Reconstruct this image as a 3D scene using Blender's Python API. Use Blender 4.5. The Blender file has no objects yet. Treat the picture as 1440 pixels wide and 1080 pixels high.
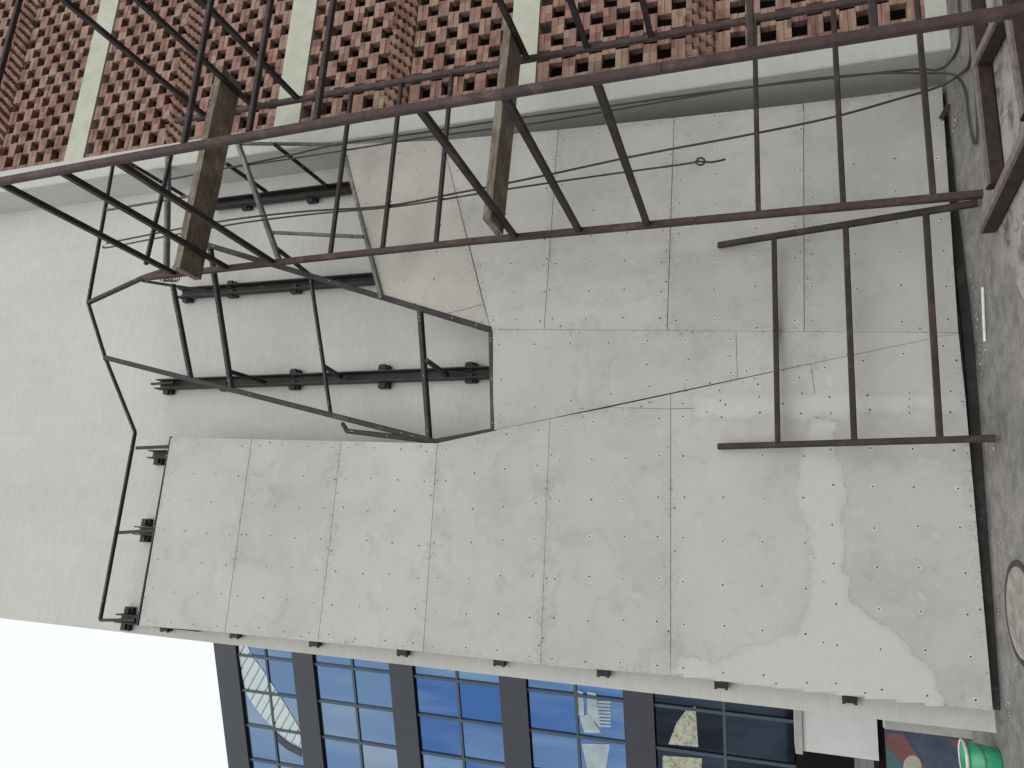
import bpy, math, random
from mathutils import Vector, Matrix, noise
random.seed(7)
scene = bpy.context.scene
col = scene.collection
R = math.radians

# ------------------------------------------------------------------ camera
# world: X right along the facade, Y into the wall, Z up; the photo is a portrait shot lying on its side
F = 1040.0                                   # focal length in photo pixels (photo 1440 x 1080)
CAM = Vector((0.0, -7.18, 1.6))
_up = Vector((-70, -2970, F)).normalized()   # vanishing directions in the upright camera frame
_X = Vector((4160, 266, F)); _X = (_X - _up * _X.dot(_up)).normalized()
_Y = _up.cross(_X)
if _Y.z < 0: _Y = -_Y
def w(v): return Vector((_X.dot(v), _Y.dot(v), _up.dot(v)))
cx = w(Vector((0, 1, 0))); cy = w(Vector((1, 0, 0))); cz = -w(Vector((0, 0, 1)))
cam_d = bpy.data.cameras.new('camera')
cam_d.sensor_width = 36.0; cam_d.lens = 36.0 * F / 1440.0
cam_d.clip_start = 0.05; cam_d.clip_end = 2000
cam = bpy.data.objects.new('camera', cam_d); col.objects.link(cam)
mw = Matrix.Identity(4)
for i in range(3):
    mw[i][0] = cx[i]; mw[i][1] = cy[i]; mw[i][2] = cz[i]; mw[i][3] = CAM[i]
cam.matrix_world = mw
scene.camera = cam

# ------------------------------------------------------------------ sky, sun, exposure
SUN_EL, SUN_AZ = 38.0, -6.0                 # overcast: wide weak sun, in front of the facade, a little left
world = bpy.data.worlds.new('World'); scene.world = world
world.use_nodes = True
wn = world.node_tree; wn.nodes.clear()
sky = wn.nodes.new('ShaderNodeTexSky'); sky.sky_type = 'NISHITA'; sky.sun_disc = False
sky.sun_elevation = R(SUN_EL); sky.sun_rotation = R(180 + SUN_AZ)
sky.air_density = 1.0; sky.dust_density = 3.0
mixw = wn.nodes.new('ShaderNodeMixRGB'); mixw.inputs['Fac'].default_value = 0.86
mixw.inputs['Color2'].default_value = (9.7, 10.0, 10.15, 1)      # cloud cover
bg = wn.nodes.new('ShaderNodeBackground'); bg.inputs['Strength'].default_value = 0.115
wo = wn.nodes.new('ShaderNodeOutputWorld')
wn.links.new(sky.outputs[0], mixw.inputs['Color1']); wn.links.new(mixw.outputs[0], bg.inputs['Color'])
wn.links.new(bg.outputs[0], wo.inputs['Surface'])
sun_d = bpy.data.lights.new('sun', 'SUN'); sun_d.energy = 1.3; sun_d.angle = R(55); sun_d.color = (1, .97, .92)
sun = bpy.data.objects.new('sun', sun_d); col.objects.link(sun)
sdir = Vector((math.sin(R(SUN_AZ)) * math.cos(R(SUN_EL)), -math.cos(R(SUN_AZ)) * math.cos(R(SUN_EL)), math.sin(R(SUN_EL))))
sun.rotation_euler = sdir.to_track_quat('Z', 'Y').to_euler()
scene.view_settings.view_transform = 'Standard'; scene.view_settings.look = 'None'
scene.view_settings.exposure = 0.0; scene.view_settings.gamma = 1.0
scene.view_settings.use_curve_mapping = False

# ------------------------------------------------------------------ helpers
def ray(x, y): return w(Vector((540 - y, x - 720, F)))
def at(x, y, Yp): d = ray(x, y); return CAM + d * ((Yp - CAM.y) / d.y)
def gr(x, y, z=0.0): d = ray(x, y); return CAM + d * ((z - CAM.z) / d.z)
class Plane:
    def __init__(s, a, b, c):
        s.p = a; s.n = (b - a).cross(c - a).normalized()
        if s.n.y > 0: s.n = -s.n             # normal to the camera side
    def at(s, x, y, off=0.0):
        d = ray(x, y); q = s.p + s.n * off
        return CAM + d * ((q - CAM).dot(s.n) / d.dot(s.n))

def tag(o, label=None, cat=None, group=None, kind=None):
    if label: o['label'] = label
    if cat: o['category'] = cat
    if group: o['group'] = group
    if kind: o['kind'] = kind
    return o
def empty(name, loc):
    o = bpy.data.objects.new(name, None); col.objects.link(o); o.location = loc; o.empty_display_size = .2
    return o
def parent_to(o, p):
    o.parent = p
    if p.type == 'EMPTY': o.matrix_parent_inverse = Matrix.Translation(-p.location)

class MB:
    def __init__(s): s.v = []; s.f = []; s.m = []; s.sm = False; s.fade = None
    def face(s, pts, m=0):
        b = len(s.v); s.v += [Vector(p) for p in pts]; s.f.append(list(range(b, b + len(pts)))); s.m.append(m)
    def quadgrid(s, rows, m=0, close=False):
        b = len(s.v); n = len(rows[0])
        for r in rows: s.v += [Vector(p) for p in r]
        for i in range(len(rows) - 1):
            for j in range(n if close else n - 1):
                k = (j + 1) % n
                s.f.append([b + i * n + j, b + i * n + k, b + (i + 1) * n + k, b + (i + 1) * n + j]); s.m.append(m)
    def box(s, lo, hi, m=0):
        x0, y0, z0 = lo; x1, y1, z1 = hi
        b = len(s.v)
        s.v += [Vector(p) for p in [(x0,y0,z0),(x1,y0,z0),(x1,y1,z0),(x0,y1,z0),(x0,y0,z1),(x1,y0,z1),(x1,y1,z1),(x0,y1,z1)]]
        for f in ([3,2,1,0],[4,5,6,7],[0,1,5,4],[1,2,6,5],[2,3,7,6],[3,0,4,7]):
            s.f.append([b + i for i in f]); s.m.append(m)
    def prof(s, p, q, prof, up=Vector((0, 0, 1)), m=0):
        """sweep a closed 2D profile from p to q; profile x runs sideways, y along up"""
        d = (q - p).normalized()
        if abs(d.dot(up)) > .97: up = Vector((0, -1, 0))
        sd = d.cross(up).normalized(); u2 = sd.cross(d).normalized()
        b = len(s.v); n = len(prof)
        for c in (p, q):
            s.v += [c + sd * a + u2 * e for a, e in prof]
        for j in range(n):
            k = (j + 1) % n
            s.f.append([b + j, b + k, b + n + k, b + n + j]); s.m.append(m)
        s.f.append([b + n - 1 - j for j in range(n)]); s.m.append(m)
        s.f.append([b + n + j for j in range(n)]); s.m.append(m)
    def bar(s, p, q, a, e=None, up=Vector((0, 0, 1)), m=0):
        e = a if e is None else e; c = .16 * min(a, e); h, k = a / 2, e / 2
        s.prof(p, q, [(-h+c,-k),(h-c,-k),(h,-k+c),(h,k-c),(h-c,k),(-h+c,k),(-h,k-c),(-h,-k+c)], up, m)
    def angle(s, p, q, a, t=.006, up=Vector((0, 0, 1)), m=0, flip=1):
        h = a / 2
        pr = [(-h,-h),(h,-h),(h,-h+t),(-h+t,-h+t),(-h+t,h),(-h,h)]
        if flip < 0: pr = [(-x, y) for x, y in reversed(pr)]
        s.prof(p, q, pr, up, m)
    def tube(s, pts, r, n=6, m=0):
        rows = []
        for i, p in enumerate(pts):
            d = (pts[min(i+1, len(pts)-1)] - pts[max(i-1, 0)]).normalized()
            a = d.cross(Vector((.3, .9, .2))).normalized(); b2 = d.cross(a)
            rows.append([p + (a * math.cos(2*math.pi*k/n) + b2 * math.sin(2*math.pi*k/n)) * r for k in range(n)])
        s.quadgrid(rows, m, True)
    def prism(s, poly, nrm, th, m=0):
        """polygon (front face) extruded backwards along -nrm by th"""
        b = len(s.v); n = len(poly)
        s.v += [Vector(p) for p in poly] + [Vector(p) - nrm * th for p in poly]
        s.f.append([b + i for i in range(n)]); s.m.append(m)
        s.f.append([b + n + i for i in reversed(range(n))]); s.m.append(m)
        for i in range(n):
            k = (i + 1) % n
            s.f.append([b + i, b + n + i, b + n + k, b + k]); s.m.append(m)
    def disc(s, c, nrm, r, n=8, m=0, wob=0.0):
        a = nrm.cross(Vector((0, 0, 1))).normalized(); b2 = nrm.cross(a)
        s.face([c + (a*math.cos(2*math.pi*k/n) + b2*math.sin(2*math.pi*k/n)) * r * (1 + random.uniform(-wob, wob)) for k in range(n)], m)
    def build(s, name, mats, parent=None, smooth=False, fix=True):
        me = bpy.data.meshes.new(name)
        me.from_pydata([tuple(v) for v in s.v], [], s.f)
        if not isinstance(mats, (list, tuple)): mats = [mats]
        for mt in mats: me.materials.append(mt)
        me.polygons.foreach_set('material_index', s.m)
        if smooth: me.polygons.foreach_set('use_smooth', [True] * len(s.f))
        if fix:
            import bmesh
            bm = bmesh.new(); bm.from_mesh(me); bmesh.ops.recalc_face_normals(bm, faces=bm.faces); bm.to_mesh(me); bm.free()
        if s.fade is not None:
            at_ = me.attributes.new('fade', 'FLOAT', 'POINT'); at_.data.foreach_set('value', s.fade)
        me.update()
        o = bpy.data.objects.new(name, me); col.objects.link(o)
        if parent is not None: parent_to(o, parent)
        return o

# ------------------------------------------------------------------ materials
def newmat(name):
    m = bpy.data.materials.new(name); m.use_nodes = True
    nt = m.node_tree; b = nt.nodes['Principled BSDF']
    return m, nt, b
def N(nt, t, **kw):
    n = nt.nodes.new(t)
    for k, v in kw.items():
        if k in n.inputs: n.inputs[k].default_value = v
        else: setattr(n, k, v)
    return n
def coords(nt, scale=(1, 1, 1), kind='Position', rot=(0, 0, 0)):
    if kind == 'Position':
        g = nt.nodes.new('ShaderNodeNewGeometry'); out = g.outputs['Position']
    else:
        g = nt.nodes.new('ShaderNodeTexCoord'); out = g.outputs[kind]
    mp = nt.nodes.new('ShaderNodeMapping'); mp.inputs['Scale'].default_value = scale; mp.inputs['Rotation'].default_value = rot
    nt.links.new(out, mp.inputs['Vector']); return mp.outputs[0]
def nz(nt, vec, scale, detail=6, rough=.6, dist=0.0):
    n = N(nt, 'ShaderNodeTexNoise'); n.inputs['Scale'].default_value = scale
    n.inputs['Detail'].default_value = detail; n.inputs['Roughness'].default_value = rough; n.inputs['Distortion'].default_value = dist
    nt.links.new(vec, n.inputs['Vector']); return n.outputs['Fac']
def ramp(nt, fac, stops):
    r = nt.nodes.new('ShaderNodeValToRGB'); cr = r.color_ramp
    while len(cr.elements) < len(stops): cr.elements.new(.5)
    for e, (p, c) in zip(cr.elements, stops):
        e.position = p; e.color = (c, c, c, 1) if not isinstance(c, tuple) else (*c, 1)
    nt.links.new(fac, r.inputs[0]); return r.outputs[0]
def mix(nt, fac, a, b, mode='MIX'):
    m = nt.nodes.new('ShaderNodeMixRGB'); m.blend_type = mode
    for s, v in ((m.inputs[0], fac), (m.inputs[1], a), (m.inputs[2], b)):
        if isinstance(v, (int, float)): s.default_value = v
        elif isinstance(v, tuple): s.default_value = (*v, 1)
        else: nt.links.new(v, s)
    return m.outputs[0]
def bump(nt, b, h, strength=.3, dist=.01):
    n = nt.nodes.new('ShaderNodeBump'); n.inputs['Strength'].default_value = strength; n.inputs['Distance'].default_value = dist
    nt.links.new(h, n.inputs['Height']); nt.links.new(n.outputs[0], b.inputs['Normal'])
def objrand(nt, lo, hi):
    oi = nt.nodes.new('ShaderNodeObjectInfo'); mr = nt.nodes.new('ShaderNodeMapRange')
    mr.inputs['To Min'].default_value = lo; mr.inputs['To Max'].default_value = hi
    nt.links.new(oi.outputs['Random'], mr.inputs['Value']); return mr.outputs[0]

def mat_render(name, c):                      # rough sponge-finished render
    m, nt, b = newmat(name)
    v = coords(nt); vs = coords(nt, (.9, 3.0, 3.0))
    big = nz(nt, v, .55, 5, .6); streak = nz(nt, vs, 5, 7, .7, .3); fine = nz(nt, vs, 34, 4, .7)
    c1 = mix(nt, ramp(nt, big, [(.3, 0.0), (.7, 1.0)]), tuple(x * .93 for x in c), tuple(min(1, x * 1.04) for x in c))
    c2 = mix(nt, ramp(nt, streak, [(.25, .87), (.6, 1.02)]), (0, 0, 0), c1, 'MIX')
    c2 = mix(nt, 1.0, c1, ramp(nt, streak, [(.3, .9), (.6, 1.0)]), 'MULTIPLY')
    drip = nz(nt, coords(nt, (2.4, 2.4, .10)), 1.6, 5, .65, .3)
    c2 = mix(nt, 1.0, c2, ramp(nt, drip, [(.30, .955), (.52, 1.0)]), 'MULTIPLY')
    spots = nz(nt, v, 11, 3, .5)
    c3 = mix(nt, ramp(nt, spots, [(.72, 0.0), (.78, .35)]), c2, (.2, .19, .17))
    nt.links.new(c3, b.inputs['Base Color']); b.inputs['Roughness'].default_value = .95
    b.inputs['Specular IOR Level'].default_value = .2
    h = mix(nt, .5, fine, streak); bump(nt, b, h, .55, .012)
    return m
def mat_board():                              # cement fibre board: blotches, scuffs, dirt along seams
    m, nt, b = newmat('cement_board')
    v = coords(nt); tone = objrand(nt, .0, 1.0)
    oi = nt.nodes.new('ShaderNodeObjectInfo')
    base = mix(nt, 1.0, mix(nt, tone, (.428, .425, .406), (.470, .467, .447)), oi.outputs['Color'], 'MULTIPLY')
    big = nz(nt, v, 1.1, 6, .62, .4); med = nz(nt, v, 4.2, 6, .7, .6); fine = nz(nt, v, 60, 3, .7)
    c = mix(nt, 1.0, base, ramp(nt, big, [(.3, .86), (.5, 1.0), (.7, 1.06)]), 'MULTIPLY')
    c = mix(nt, 1.0, c, ramp(nt, med, [(.28, .84), (.47, 1.0)]), 'MULTIPLY')
    vv = coords(nt, (1.6, 1.6, .35)); sc = nz(nt, vv, 26, 5, .75, 1.2)
    gate = nz(nt, v, 1.7, 3, .6)
    g2 = mix(nt, 1.0, ramp(nt, sc, [(.60, 0.0), (.70, 1.0)]), ramp(nt, gate, [(.50, 0.0), (.64, .75)]), 'MULTIPLY')
    c = mix(nt, g2, c, (.24, .225, .20))
    pale = nz(nt, v, 7.5, 4, .6, .8)
    c = mix(nt, ramp(nt, pale, [(.62, 0.0), (.72, .35)]), c, (.55, .55, .53))
    br = nz(nt, v, .8, 5, .65, .7)
    c = mix(nt, ramp(nt, br, [(.52, 0.0), (.70, .28)]), c, (.37, .345, .305))
    ed = nt.nodes.new('ShaderNodeAttribute'); ed.attribute_name = 'fade'
    spk = nz(nt, v, 34, 5, .75, 1.0); g3 = nz(nt, v, 2.6, 4, .65)
    e2 = mix(nt, 1.0, ed.outputs['Fac'], ramp(nt, spk, [(.50, 0.0), (.62, 1.0)]), 'MULTIPLY')
    e2 = mix(nt, 1.0, e2, ramp(nt, g3, [(.42, 0.0), (.58, .8)]), 'MULTIPLY')
    c = mix(nt, e2, c, (.19, .18, .16))
    nt.links.new(c, b.inputs['Base Color']); b.inputs['Roughness'].default_value = .8
    b.inputs['Specular IOR Level'].default_value = .25
    bump(nt, b, mix(nt, .4, fine, med), .18, .006)
    return m
def mat_paint(name, c, c2, rough=.55, wear=(.5, .45, .4), wamt=.25, metal=0.0):
    m, nt, b = newmat(name)
    v = coords(nt); n1 = nz(nt, v, 9, 6, .65, .5); n2 = nz(nt, v, 38, 4, .7)
    col_ = mix(nt, ramp(nt, n1, [(.35, 0.0), (.65, 1.0)]), c, c2)
    n3 = nz(nt, v, 3.3, 6, .7, .8)
    col_ = mix(nt, ramp(nt, n3, [(.54, 0.0), (.70, .6)]), col_, tuple(x * 2.1 + .012 for x in c2))
    col_ = mix(nt, ramp(nt, n2, [(.66, 0.0), (.72, wamt)]), col_, wear)
    nt.links.new(col_, b.inputs['Base Color']); b.inputs['Roughness'].default_value = rough; b.inputs['Metallic'].default_value = metal; b.inputs['Specular IOR Level'].default_value = .3
    bump(nt, b, n2, .2, .003)
    return m
def mat_plain(name, c, rough=.8, spec=.3, var=.12, sc=12):
    m, nt, b = newmat(name)
    n1 = nz(nt, coords(nt), sc, 5, .65)
    nt.links.new(mix(nt, 1.0, c, ramp(nt, n1, [(.3, 1 - var), (.7, 1 + var * .4)]), 'MULTIPLY'), b.inputs['Base Color'])
    b.inputs['Roughness'].default_value = rough; b.inputs['Specular IOR Level'].default_value = spec
    bump(nt, b, n1, .15, .004)
    return m
def mat_brick():
    m, nt, b = newmat('brick'); v = coords(nt)
    cell = nt.nodes.new('ShaderNodeTexWhiteNoise'); cell.noise_dimensions = '3D'
    mp = nt.nodes.new('ShaderNodeVectorMath'); mp.operation = 'SNAP'; mp.inputs[1].default_value = (.1835, 9, .0722)
    g = nt.nodes.new('ShaderNodeNewGeometry'); nt.links.new(g.outputs['Position'], mp.inputs[0]); nt.links.new(mp.outputs[0], cell.inputs['Vector'])
    r = nt.nodes.new('ShaderNodeValToRGB'); cr = r.color_ramp
    for i, (p, c) in enumerate([(0, (.17, .098, .082)), (.35, (.25, .143, .118)), (.7, (.295, .175, .142)), (1, (.34, .24, .18))]):
        e = cr.elements[i] if i < 2 else cr.elements.new(p); e.position = p; e.color = (*c, 1)
    nt.links.new(cell.outputs['Value'], r.inputs[0])
    n1 = nz(nt, v, 24, 6, .7); n2 = nz(nt, v, 2.2, 4, .6)
    c = mix(nt, 1.0, r.outputs[0], ramp(nt, n1, [(.3, .75), (.65, 1.1)]), 'MULTIPLY')
    c = mix(nt, ramp(nt, n2, [(.5, 0.0), (.75, .35)]), c, (.40, .33, .27))
    nt.links.new(c, b.inputs['Base Color']); b.inputs['Roughness'].default_value = .92; b.inputs['Specular IOR Level'].default_value = .2
    bump(nt, b, n1, .5, .006); return m
def mat_wood():
    m, nt, b = newmat('weathered_wood')
    v = coords(nt, (1.2, 14, 14)); v2 = coords(nt)
    gn = nz(nt, v, 4, 8, .7, .7); st = nz(nt, v2, 5, 5, .65)
    c = mix(nt, ramp(nt, gn, [(.3, 0.0), (.68, 1.0)]), (.075, .058, .042), (.25, .215, .165))
    c = mix(nt, ramp(nt, st, [(.45, 0.0), (.7, .6)]), c, (.37, .335, .27))
    nt.links.new(c, b.inputs['Base Color']); b.inputs['Roughness'].default_value = .9; b.inputs['Specular IOR Level'].default_value = .15
    bump(nt, b, gn, .8, .008); return m
def mat_ground():
    m, nt, b = newmat('dusty_concrete_ground')
    v = coords(nt)
    n1 = nz(nt, v, .9, 7, .65, .5); n2 = nz(nt, v, 6, 7, .7, .4); n3 = nz(nt, v, 55, 4, .7)
    pk = nz(nt, coords(nt, (1, 1, 1), rot=(0, 0, .6)), 1.3, 4, .6)
    c = mix(nt, ramp(nt, n1, [(.3, 0.0), (.7, 1.0)]), (.14, .136, .13), (.285, .275, .26))
    c = mix(nt, ramp(nt, pk, [(.52, 0.0), (.72, .5)]), c, (.33, .25, .23))
    c = mix(nt, 1.0, c, ramp(nt, n2, [(.3, .62), (.62, 1.15)]), 'MULTIPLY')
    c = mix(nt, ramp(nt, n3, [(.70, 0.0), (.76, .5)]), c, (.42, .40, .38))
    nt.links.new(c, b.inputs['Base Color']); b.inputs['Roughness'].default_value = .92; b.inputs['Specular IOR Level'].default_value = .2
    bump(nt, b, mix(nt, .5, n2, n3), .6, .02); return m
def mat_apron():
    m, nt, b = newmat('broken_concrete'); v = coords(nt)
    n1 = nz(nt, v, 5, 8, .72, .9); n2 = nz(nt, v, 1.7, 5, .6); n3 = nz(nt, v, 40, 4, .7)
    c = mix(nt, ramp(nt, n1, [(.38, 0.0), (.52, 1.0)]), (.14, .135, .12), (.36, .345, .31))
    c = mix(nt, 1.0, c, ramp(nt, n2, [(.3, .7), (.7, 1.08)]), 'MULTIPLY')
    nt.links.new(c, b.inputs['Base Color']); b.inputs['Roughness'].default_value = .95; b.inputs['Specular IOR Level'].default_value = .2
    bump(nt, b, mix(nt, .5, n1, n3), .7, .02); return m
def mat_glass(name, c, grey, rough=.03):      # tinted mirror glazing, drifting tint paints uneven reflections over the facade
    m, nt, b = newmat(name)
    v = coords(nt, (.55, .55, .16)); t = nz(nt, v, 1.0, 3, .55, .8); t2 = objrand(nt, -.18, .18)
    ad = nt.nodes.new('ShaderNodeMath'); ad.operation = 'ADD'; nt.links.new(t, ad.inputs[0]); nt.links.new(t2, ad.inputs[1])
    cc = mix(nt, ramp(nt, ad.outputs[0], [(.36, 0.0), (.68, 1.0)]), c, grey)
    nt.links.new(cc, b.inputs['Base Color']); b.inputs['Metallic'].default_value = .85; b.inputs['Roughness'].default_value = rough
    bump(nt, b, nz(nt, coords(nt), .8, 2, .5), .04, .05); return m
def mat_filler():                             # white joint compound, ragged edge, thinner towards its border
    m, nt, b = newmat('joint_filler')
    v = coords(nt); at_ = nt.nodes.new('ShaderNodeAttribute'); at_.attribute_name = 'fade'
    n1 = nz(nt, v, 7, 6, .72, .6); n2 = nz(nt, coords(nt, (1, 1, 3)), 9, 5, .7); n3 = nz(nt, v, 2.4, 4, .6)
    sub = nt.nodes.new('ShaderNodeMath'); sub.operation = 'MULTIPLY_ADD'; sub.inputs[1].default_value = 2.2; sub.inputs[2].default_value = -1.1
    add = nt.nodes.new('ShaderNodeMath'); add.operation = 'ADD'
    nt.links.new(n1, sub.inputs[0]); nt.links.new(at_.outputs['Fac'], add.inputs[0]); nt.links.new(sub.outputs[0], add.inputs[1])
    full = mix(nt, ramp(nt, n2, [(.3, 0.0), (.7, 1.0)]), (.462, .466, .456), (.492, .497, .49))
    full = mix(nt, ramp(nt, n3, [(.35, .5), (.6, 0.0)]), full, (.45, .45, .43))
    nt.links.new(mix(nt, ramp(nt, add.outputs[0], [(.42, .1), (1.5, 1.0)]), (.43, .427, .405), full), b.inputs['Base Color'])
    b.inputs['Roughness'].default_value = .85; b.inputs['Specular IOR Level'].default_value = .2
    gt = nt.nodes.new('ShaderNodeMath'); gt.operation = 'GREATER_THAN'; gt.inputs[1].default_value = .42
    nt.links.new(add.outputs[0], gt.inputs[0]); nt.links.new(gt.outputs[0], b.inputs['Alpha']); return m

M = {}
M['render'] = mat_render('beige_render', (.535, .538, .512))
M['render2'] = mat_render('beige_render_pilaster', (.515, .52, .492))
M['board'] = mat_board()
M['screw'] = mat_plain('screw_recess', (.03, .028, .025), .7)
M['ring'] = mat_plain('screw_filler', (.515, .515, .50), .9)
M['black'] = mat_paint('black_primer_steel', (.022, .019, .020), (.04, .035, .035), .6, (.16, .11, .08), .35)
M['grey'] = mat_paint('grey_weathered_steel', (.10, .098, .098), (.17, .165, .16), .55, (.25, .24, .22), .3)
M['brown'] = mat_paint('brown_oxide_steel', (.045, .029, .028), (.070, .046, .043), .65, (.22, .18, .15), .4)
M['darkbrown'] = mat_paint('dark_brown_steel', (.024, .018, .017), (.042, .030, .028), .65, (.20, .16, .13), .4)
m_, nt_, b_ = newmat('dusty_brown_steel')
g_ = nt_.nodes.new('ShaderNodeNewGeometry'); sx_ = nt_.nodes.new('ShaderNodeSeparateXYZ'); nt_.links.new(g_.outputs['Normal'], sx_.inputs[0])
dn_ = nz(nt_, coords(nt_), 14, 6, .7); dust_ = mix(nt_, 1.0, ramp(nt_, sx_.outputs['Z'], [(.55, 0.0), (.9, .75)]), ramp(nt_, dn_, [(.25, .4), (.6, 1.0)]), 'MULTIPLY')
c_ = mix(nt_, ramp(nt_, dn_, [(.35, 0.0), (.65, 1.0)]), (.024, .018, .016), (.046, .034, .030))
nt_.links.new(mix(nt_, dust_, c_, (.27, .235, .215)), b_.inputs['Base Color']); b_.inputs['Roughness'].default_value = .75; b_.inputs['Specular IOR Level'].default_value = .25
M['dusty'] = m_
M['brick'] = mat_brick()
M['mortar'] = mat_plain('pale_band', (.47, .485, .41), .9, .2, .14, 5)
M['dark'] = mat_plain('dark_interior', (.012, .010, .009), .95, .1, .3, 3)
M['wood'] = mat_wood()
M['ground'] = mat_ground()
M['apron'] = mat_apron()
M['cable'] = mat_plain('cable', (.05, .05, .048), .6)
M['filler'] = mat_filler()
M['glass'] = mat_glass('blue_glass', (.05, .125, .33), (.17, .27, .40))
M['glass_pale_reflect'] = mat_glass('blue_glass_pale_reflection', (.13, .22, .37), (.25, .32, .41))  # same glazing, paler upper-floor reflection put into its colour
M['glass_dark'] = mat_glass('dark_glass', (.010, .014, .02), (.04, .055, .085))
M['spandrel'] = mat_plain('dark_grey_band', (.036, .040, .050), .4, .4, .15, 2)
M['mullion'] = mat_plain('mullion', (.045, .068, .092), .4, .5)
M['reflect_pale'] = mat_plain('pale_reflection', (.50, .58, .56), .4, .4, .1, 3)  # colour of the painted arc reflection
m_, nt_, b_ = newmat('cream_reflection'); n_ = nz(nt_, coords(nt_), 9, 9, .8, .8)
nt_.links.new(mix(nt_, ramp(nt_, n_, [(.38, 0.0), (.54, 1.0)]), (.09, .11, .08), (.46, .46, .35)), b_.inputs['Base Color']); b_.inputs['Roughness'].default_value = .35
M['reflect_cream'] = m_  # dappled foliage reflection put into the colour
M['reflect_soft'] = mat_plain('soft_pale_reflection', (.36, .44, .48), .25, .5, .3, 3)  # colour of the painted stair and window reflections
M['white'] = mat_plain('white_paint', (.62, .63, .63), .8, .2, .10, 4)
M['trim'] = mat_plain('grey_trim', (.40, .40, .37), .8, .2, .25, 6)
M['blue'] = mat_plain('blue_mural_paint', (.055, .075, .115), .6, .3, .35, 9)
M['red'] = mat_plain('red_mural_paint', (.17, .072, .075), .6, .3, .3, 9)
M['teal'] = mat_plain('teal_mural_paint', (.06, .12, .14), .6, .3, .3, 9)
M['oval'] = mat_plain('grey_mural_paint', (.34, .34, .30), .7, .3, .2, 9)
M['green'] = mat_plain('green_plastic', (.035, .32, .16), .35, .5, .2, 20)
M['whiteplastic'] = mat_plain('white_plastic', (.6, .6, .58), .5, .4, .2, 15)
M['lid'] = mat_plain('manhole_concrete', (.31, .30, .265), .9, .2, .45, 9)
M['rim'] = mat_plain('manhole_rim', (.07, .06, .055), .9, .2, .3, 14)
M['rubble'] = mat_plain('rubble', (.34, .33, .31), .9, .2, .4, 30)

# ------------------------------------------------------------------ ground
g = MB(); g.quadgrid([[(-150 + 300 * i / 6, -150 + 400 * j / 6, 0) for i in range(7)] for j in range(7)])
tag(g.build('ground', M['ground']), kind='structure')
ap = MB()
pts = [gr(1366, -120), gr(1376, 30), gr(1392, 180), gr(1398, 300), gr(1412, 345), gr(1428, 390), gr(1450, 440), gr(1500, 470)]
fine = []
for a, b in zip(pts[:-1], pts[1:]):
    for k in range(8):
        p = a.lerp(b, k / 8); fine.append(Vector((p.x + .05 * noise.noise(p * 4), p.y + .05 * noise.noise(p * 4 + Vector((7, 1, 0))), .006)))
ap.face(fine + [Vector((1.9, -5.5, .006)), Vector((7, -5.5, .006)), Vector((7, fine[0].y, .006))])
tag(ap.build('broken_concrete_apron', M['apron']), kind='structure')

# ------------------------------------------------------------------ main rendered wall
WL = at(700, 950, 0).x
YP = -.55; XS = 4.80; JX = 5.14                       # pilaster from XS to JX, pierced brick wall beyond
wall = empty('rendered_wall', (2, 0, 0)); tag(wall, 'tall beige rendered wall behind the cement board cladding', 'wall')
mb = MB(); mb.box((WL, 0, -.2), (XS + .05, .6, 17)); mb.build('wall_face', M['render'], wall)
mb = MB()
zs = [i * .25 - .2 for i in range(70)]
ch = .012
mb.quadgrid([[(XS, .001, z), (XS, YP + ch, z), (XS + ch, YP, z), (JX, YP, z), (JX, .3, z)] for z in zs])
mb.build('pilaster', M['render2'], wall, fix=False)

# ------------------------------------------------------------------ pierced brick wall
jaali = empty('pierced_brick_wall', (6.3, -.2, 0))
tag(jaali, 'pierced red brick screen wall with pale bands at the edge of the facade', 'wall')
YF = -.52
def zz(z): return 1.6 + (z - 1.6) * .9638
mb = MB(); mb.box((JX, .30, -.2), (10.5, .6, 17)); mb.build('dark_backing', M['dark'], jaali)  # near-black colour stands in for the deep shade inside the holes
bands = [(zz(a), zz(b)) for a, b in [(10.87, 11.24), (7.21, 7.59), (4.05, 4.38), (-.2, .12), (14.5, 14.9)]]
for z0, z1 in bands:
    mb = MB(); mb.box((JX + .002, YF - .02, z0), (10.4, -.03, z1)); mb.build('pale_band', M['mortar'], jaali)
strips = [(zz(a), zz(b)) for a, b in [(9.06, 9.42), (5.67, 6.01), (2.07, 2.38), (12.66, 13.03)]]
def inframe(x, z, mg=1.0):
    d = Vector((x, YF, z)) - CAM
    dd = Vector((_X.x*d.x + _Y.x*d.y + _up.x*d.z, _X.y*d.x + _Y.y*d.y + _up.y*d.z, _X.z*d.x + _Y.z*d.y + _up.z*d.z))
    if dd.z <= .1: return None
    py = 540 - F * dd.x / dd.z; pxx = 720 + F * dd.y / dd.z; m = mg * F / dd.z
    return dd.z if (-m < pxx < 1440 and -m < py) else None
PU = .1835
bricks = []                                  # (depth, x0, x1, z0, z1, jitter)
zones = [(zz(a), zz(b)) for a, b in [(14.9, 16.3), (13.03, 14.5), (11.24, 12.66), (9.42, 10.87), (7.59, 9.06), (6.01, 7.21), (4.38, 5.67), (2.38, 4.05), (.12, 2.07)]]
for a, b in zones:
    nrow = max(1, round((b - a) / .1445)); h = (b - a) / nrow
    for r in range(nrow):
        for k in range(-1, 19):
            x = JX + .085 + PU * k + .09
            solid = ((r + k) % 2 == 0)
            x0 = x - .1085; x1 = x + .1085
            edge = k <= -1
            if not solid and not edge: continue
            if edge: x0 = JX + .003; x1 = JX + .075
            dz = inframe(x, a + (r + .5) * h)
            if dz is None: continue
            for q in (0, 1):
                z0 = a + r * h + q * h / 2 + .002; z1 = z0 + h / 2 - .004
                bricks.append((dz, x0, x1, z0, z1, random.uniform(-.004, .004)))
bricks.sort()
shared = {}
rest = MB()
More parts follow.
